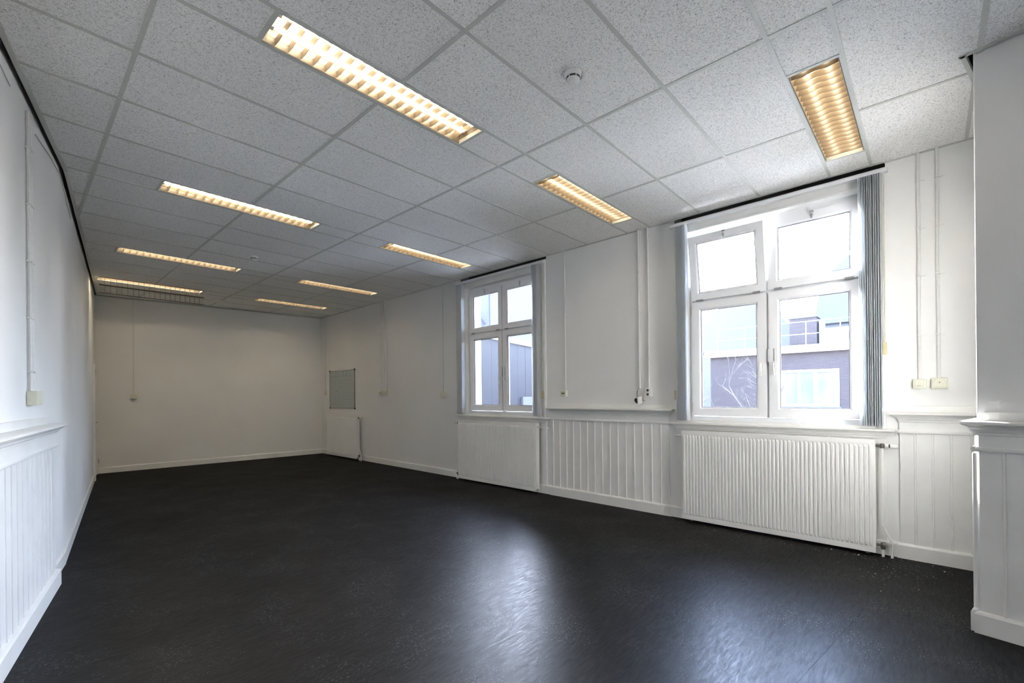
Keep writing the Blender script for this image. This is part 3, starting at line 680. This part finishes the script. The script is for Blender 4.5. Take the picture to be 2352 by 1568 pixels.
# ------------------------------------------------------------------ ceiling lights
LEN = 1.46; WID = .272
def louvre_parts(root, mwl):
    NB = 20; pitch = LEN / NB
    bmesh_blade = MB(); hb = .045
    bmesh_blade.ext([(-.126, .006), (-.065, .0), (-.004, .010), (.004, .010), (.065, .0), (.126, .006), (.126, hb), (-.126, hb)], -.0008, .0008, 'x')
    me = bmesh_blade.mesh('louvre_blade', 'louvre')
    for k in range(1, NB): link('louvre_blade', me, root, mwl @ T(-LEN / 2 + k * pitch, 0, 0))
    for sg in (-1, 1): MB().ext([(sg * .128, 0), (sg * .130, 0), (sg * .130, .05), (sg * .122, .05)], -LEN / 2 + .004, LEN / 2 - .004, 'x').build('louvre_side', 'louvre', root, mwl)
def lamp(label, cx, y0, opened=False):
    root = thing('ceiling_light', label, 'ceiling light', T(cx, y0 + .15, ZC), 'recessed fluorescent ceiling lights')
    h = MB(); a, b = LEN / 2, WID / 2; t = .09
    for q in (((-a, -b, 0), (a, -b, 0), (a, -b * .8, t), (-a, -b * .8, t)), ((-a, b, 0), (a, b, 0), (a, b * .8, t), (-a, b * .8, t)), ((-a, -b, 0), (-a, b, 0), (-a, b * .8, t), (-a, -b * .8, t)), ((a, -b, 0), (a, b, 0), (a, b * .8, t), (a, -b * .8, t)), ((-a, -b * .8, t), (a, -b * .8, t), (a, b * .8, t), (-a, b * .8, t))): h.quad(*q)
    h.build('reflector_tray', 'reflector', root)
    MB().box(-a - .004, a + .004, -b - .004, b + .004, t + .002, t + .03).build('housing', 'bar', root)
    rim = MB()
    for r in ((-a - .004, a + .004, -b - .004, -b + .003), (-a - .004, a + .004, b - .003, b + .004), (-a - .004, -a + .003, -b, b), (a - .003, a + .004, -b, b)): rim.box(*r, .001, .006)
    rim.build('rim', 'bar', root)
    for y in (-.06, .06):
        tb = MB(); tb.tube([(-.685, y, .064), (.685, y, .064)], .0125, 10); tb.build('tube', 'tube', root, None, 0, True)
        for x in (-.70, .70): MB().box(x - .012, x + .012, y - .015, y + .015, .05, .09).build('lamp_holder', 'white_plastic', root)
    if not opened: louvre_parts(root, T(0, 0, .004))
    else:
        MB().ext([(-.004, 0), (.004, 0), (.012, .04), (-.012, .04)], -LEN / 2 + .004, LEN / 2 - .004, 'x').build('louvre_spine', 'louvre', root, T(0, -b, -.135) @ Matrix.Rotation(math.radians(90), 4, 'X') @ T(0, 0, -.02))
        louvre_parts(root, T(0, -b + .0, -.135) @ Matrix.Rotation(math.radians(90), 4, 'X') @ T(0, 0, -.02))
for nm, cx, y in (('largest louvred ceiling light, nearest on the left', 1.19, -.9), ('second louvred ceiling light of the left row', 1.19, 1.8), ('third louvred ceiling light of the left row, before the open one', 1.19, 4.5),
                  ('ceiling light straight above the near window, closest on the right', 3.575, -3.0), ('second ceiling light of the right row, left of the near window', 3.575, -.9), ('third ceiling light of the right row, by the far window', 3.575, 1.8), ('fourth ceiling light of the right row', 3.575, 4.5), ('farthest ceiling light of the right row near the corner', 3.575, 6.6)):
    lamp('recessed ' + nm, cx, y)
lamp('farthest left ceiling light with its louvre hanging open downwards', 1.19, 6.6, True)

# ------------------------------------------------------------------ smoke detectors, ceiling disc
def detector(label, x, y, lobe=True):
    r = thing('smoke_detector', label, 'smoke detector', T(x, y, ZC + .0035), 'smoke detectors on the ceiling')
    MB().lathe([(.054, 0), (.054, -.012), (.050, -.022), (.044, -.026)], (0, 0, 0), 32).build('detector_base', 'white_plastic', r, None, 0, True)
    MB().lathe([(.0425, -.024), (.0425, -.037)], (0, 0, 0), 32).build('smoke_slot', 'slot', r)
    MB().lathe([(.041, -.037), (.040, -.045), (.033, -.052), (.012, -.056)], (0, 0, 0), 32).build('detector_cap', 'white_plastic', r, None, 0, True)
    for k in range(6): MB().box(.034, .0435, -.003, .003, -.038, -.022).build('slot_rib', 'white_plastic', r, Matrix.Rotation(k * PI / 3, 4, 'Z'))
    MB().lathe([(.004, -.054), (.004, -.0575)], (.012, 0, 0), 10).build('indicator', 'cream_plastic', r)
    if lobe:
        l_ = MB(); l_.lathe([(.022, 0), (.022, -.024), (.018, -.032), (.006, -.036)], (.052, -.045, 0), 20); l_.build('base_lobe', 'white_plastic', r, None, 0, True)
detector('white smoke detector with a side lobe between the two nearest lights', 1.885, -1.74)
detector('distant white smoke detector in the middle of the ceiling', 1.828, 3.70, False)
cd_ = thing('ceiling_sensor', 'flat white disc on the ceiling beside the hanging louvre', 'sensor', T(2.38, 7.40, ZC + .0035))
MB().lathe([(.115, 0), (.118, -.01), (.112, -.028), (.09, -.034)], (0, 0, 0), 32).build('sensor_body', 'white_plastic', cd_, None, 0, True)
MB().lathe([(.08, -.034), (.078, -.038), (.03, -.040)], (0, 0, 0), 32).build('sensor_lens', 'cream_plastic', cd_, None, 0, True)

# ------------------------------------------------------------------ crumbs on the floor near the wide radiator
cr = MB()
def flake(x, y, r):
    n = random.choice((4, 5)); a0 = random.random() * 6
    cr.prism([(x + r * random.uniform(.6, 1) * math.cos(a0 + 2 * PI * k / n), y + r * random.uniform(.6, 1) * math.sin(a0 + 2 * PI * k / n)) for k in range(n)], .0002, .0008 + r * .25)
for _ in range(150):
    s = random.uniform(-3.5, -1.2); d = abs(random.gauss(0, .18)) + .03
    p = FW @ Vector((s, d, 0)); flake(p.x, p.y, random.uniform(.0008, .0028))
for _ in range(120): flake(4.35 + random.gauss(0, .22), -3.2 + random.gauss(0, .18), random.uniform(.0008, .0026))
for x, y, r in ((4.468, -3.446, .007), (4.07, -3.042, .005), (4.52, -2.7, .008), (4.50, -2.9, .009), (3.7, -3.1, .004), (3.9, -3.3, .004)): flake(x, y, r)
co = cr.build('plaster_crumbs', 'out_white'); tag(co, 'scattered white plaster crumbs on the dark floor near the wide radiator', 'crumbs'); co['kind'] = 'stuff'
db = MB(); db.prism([(3.180, -.683), (3.196, -.685), (3.199, -.676), (3.190, -.671), (3.182, -.675)], .0003, .006)
tag(db.build('debris_lump', 'black'), 'tiny dark lump lying alone on the floor before the boarded wall', 'debris')

# ------------------------------------------------------------------ outdoors
gd = struct(MB().box(4.0, 60, -45, 60, -4.3, -4.2).build('ground', 'asphalt'))
def part(mb, nm, mat, root, bev=0): return mb.build(nm, mat, root, None, bev)
fr2 = struct(MB().box(5.06, 9.2, -9.5, 3.3, -.75, -.35).build('bounce_roof', 'bounce_gravel'))      # unseen pale roof, added to bounce daylight up to the ceiling
# brick house across the street: facade parallel to the window wall at X = 18
FO = frame(18, 0, 0, 1); bd = thing('brick_house', 'brown brick house with a white roof edge across the street', 'building', FO @ T(0, 0, -4.2))
Z0 = 4.2
WINS = [(-1.165, .505, .93, 2.20)]
for k in range(1, 3): WINS.append((-1.165 - 3.4 * k, .505 - 3.4 * k, .93, 2.20))
for k in range(3): WINS.append((-1.165 - 3.4 * k, .505 - 3.4 * k, -2.1, -.6))
bwall = wallgrid(-12, 2.97, 0, 2.80 + Z0, [(a, b, c + Z0, d + Z0) for a, b, c, d in WINS], .3); part(bwall, 'facade', 'brick', bd)
part(MB().box(-12, 2.97, -8, -.31, 0, 2.75 + Z0), 'house_body', 'brick', bd)
part(MB().box(-12.2, 3.1, -.4, .28, 2.80 + Z0, 3.04 + Z0), 'roof_fascia', 'out_white', bd)
part(MB().box(-12, 2.95, -8, -.4, 2.78 + Z0, 3.04 + Z0), 'flat_roof', 'slate', bd)
for a, b, c, d in WINS:
    w = MB(); c += Z0; d += Z0
    for r in ((a, b, c, c + .09), (a, b, d - .09, d), (a, a + .13, c + .09, d - .09), (b - .09, b, c + .09, d - .09), (a + .62, a + .72, c + .09, d - .09), (a + 1.13, a + 1.19, c + .09, d - .09)): w.box(r[0], r[1], -.14, .03, r[2], r[3])
    wo_ = part(w, 'window_frame', 'out_white', bd)
    for p0, p1 in ((a + .13, a + .62), (a + .72, a + 1.13), (a + 1.19, b - .09)): MB().box(p0, p1, -.12, -.10, c + .09, d - .09).build('pane', 'out_glass', wo_)
    part(MB().box(a - .05, b + .05, 0, .07, c - .07, c), 'window_sill', 'slate', bd)
# roof terrace railing
rl = MB()
for z in (3.45, 3.88): rl.box(-12, 2.8, -.115, -.095, z + Z0 - .011, z + Z0 + .011)
rr_ = thing('roof_railing', 'thin metal railing along the white roof edge of the brick house', 'railing', FO @ T(0, 0, -4.2))
part(rl, 'terrace_rail', 'steel', rr_)
for k in range(14): part(MB().box(2.71 - k * .98, 2.735 - k * .98, -.117, -.093, 3.041 + Z0, 3.88 + Z0), 'rail_post', 'steel', rr_)
ch = thing('chimney_stack', 'brick chimney with three clay pots on the roof across the street', 'chimney', FO @ T(.08, -1.6, 3.041))
part(MB().box(-.42, .42, -.35, .35, 0, 1.12), 'chimney_shaft', 'brick', ch); part(MB().box(-.47, .47, -.40, .40, 1.12, 1.20), 'chimney_cap', 'slate', ch)
for x in (-.24, 0, .24): part(MB().lathe([(.085, 1.20), (.075, 1.40), (.06, 1.52), (.05, 1.52)], (x, 0, 0), 12), 'chimney_pot', 'terracotta', ch)
part(MB().box(-.62, -.50, -.2, .2, 0, 1.0), 'vent_box', 'out_white', ch)
# grey gabled house behind, with a row of dormer windows
gh = thing('gabled_house', 'pale grey house with steep slate gable behind the roof terrace', 'building', FO @ T(0, -9, -4.2))
part(MB().box(-8.5, .72, -6, 0, 0, 9.0), 'walls', 'slate', gh); part(MB().ext([(-8.8, 9.0), (.9, 9.0), (.55, 11.2), (-3.9, 15.2)], -6.3, .3, 'y'), 'gable_roof', 'slate', gh)
part(MB().box(-2.2, .58, .0, .25, 7.95, 8.78), 'dormer_band', 'out_white', gh)
for k in range(5): part(MB().box(-.05 - k * .52, .38 - k * .52, .25, .27, 8.15, 8.55), 'dormer_pane', 'out_glass', gh)
wh = thing('pale_gable_house', 'pale gabled house far off to the left behind the brick house', 'building', FO @ T(1.3, -14, -4.2))
part(MB().box(.5, 8.5, -7, 0, 0, 8.4), 'walls', 'pale_render', wh); part(MB().ext([(0.2, 8.4), (8.8, 8.4), (4.5, 12.6)], -7.2, .2, 'y'), 'gable_roof', 'pale_render', wh)
# low mauve wing beside the far window
ang = math.radians(75.8); FG = frame(5.12, 3.42, -math.sin(ang), -math.cos(ang))      # its long side faces the windows
wg = thing('mauve_annex', 'low annex with mauve vertical cladding outside the far window', 'building', FG @ T(0, 0, -4.2))
part(MB().prism([(0, -.03), (-1.25, -4.2), (-7.5, -4.2), (-7.5, -.03)], 0, 2.70 + Z0), 'annex_body', 'mauve', wg)
x = -7.5
while x < -.01:
    part(MB().box(x + .006, min(x + .42, 0), -.03, .0 + .004 * random.random(), 0, 2.68 + Z0), 'cladding_board', 'mauve', wg); x += .42
part(MB().prism([(.0, .05), (-1.25, -4.25), (-7.56, -4.25), (-7.56, .05)], 2.68 + Z0, 2.80 + Z0), 'roof_edge', 'out_white', wg)
part(MB().box(-3.55, -3.05, .0, .06, 1.0 + Z0, 1.38 + Z0), 'wall_vent', 'slate', wg)
part(MB().box(-.55, -.08, -.02, .06, 0, 2.70 + Z0), 'corner_board', 'out_white', wg)
th_ = thing('terrace_house', 'pale tall house with a downpipe seen above the annex', 'building', frame(13, 0, 0, 1) @ T(0, 0, -4.2))
part(MB().box(10.14, 16.5, -2.9, 0, 0, 10.7), 'walls', 'pale_render', th_); part(MB().ext([(10.05, 10.7), (16.6, 10.7), (16.6, 10.8), (14.5, 11.6), (10.6, 11.2), (10.05, 10.8)], -3.0, .1, 'y'), 'roof', 'slate', th_)
part(MB().box(10.20, 10.28, .01, .09, 0, 10.85), 'downpipe', 'slate', th_)
part(MB().ext([(10.46, 8.60), (10.46, 8.66), (12.8, 12.0 - .8), (12.8, 11.1)], .0, .5, 'y'), 'lean_to_verge', 'slate', th_)
part(MB().box(11.4, 12.2, .0, .05, 8.8, 10.2), 'window', 'out_glass', th_)
# bare street tree
tr = thing('bare_tree', 'leafless street tree with fine pale twigs before the brick house', 'tree', T(12.3, 1.10, -4.2))
limbs, twigs = MB(), MB()
def grow(p, d, L, r, lev):
    pts = [p]; q = p.copy(); dd = d.copy()
    for _ in range(4):
        dd = (dd + Vector((random.uniform(-.22, .22), random.uniform(-.22, .22), random.uniform(-.08, .16)))).normalized(); q = q + dd * L / 4; pts.append(q.copy())
    (limbs if lev < 3 else twigs).tube(pts, r, 6 if lev < 2 else 3 if lev > 2 else 4, r * .55)
    if lev >= 6: return
    for k in range(3 if lev else 6):
        b = pts[random.choice((2, 3, 4))]; ax = Vector((random.uniform(-1, 1), random.uniform(-1, 1), random.uniform(-.25, .75))).normalized()
        grow(b, (dd * .55 + ax * .8).normalized(), L * random.uniform(.48, .64), r * .50, lev + 1)
grow(Vector((0, 0, 0)), Vector((0, 0, 1)), 4.9, .10, 0)
part(limbs, 'branches', 'bark', tr); tw = part(twigs, 'twigs', 'bark', tr); tw['kind'] = 'stuff'
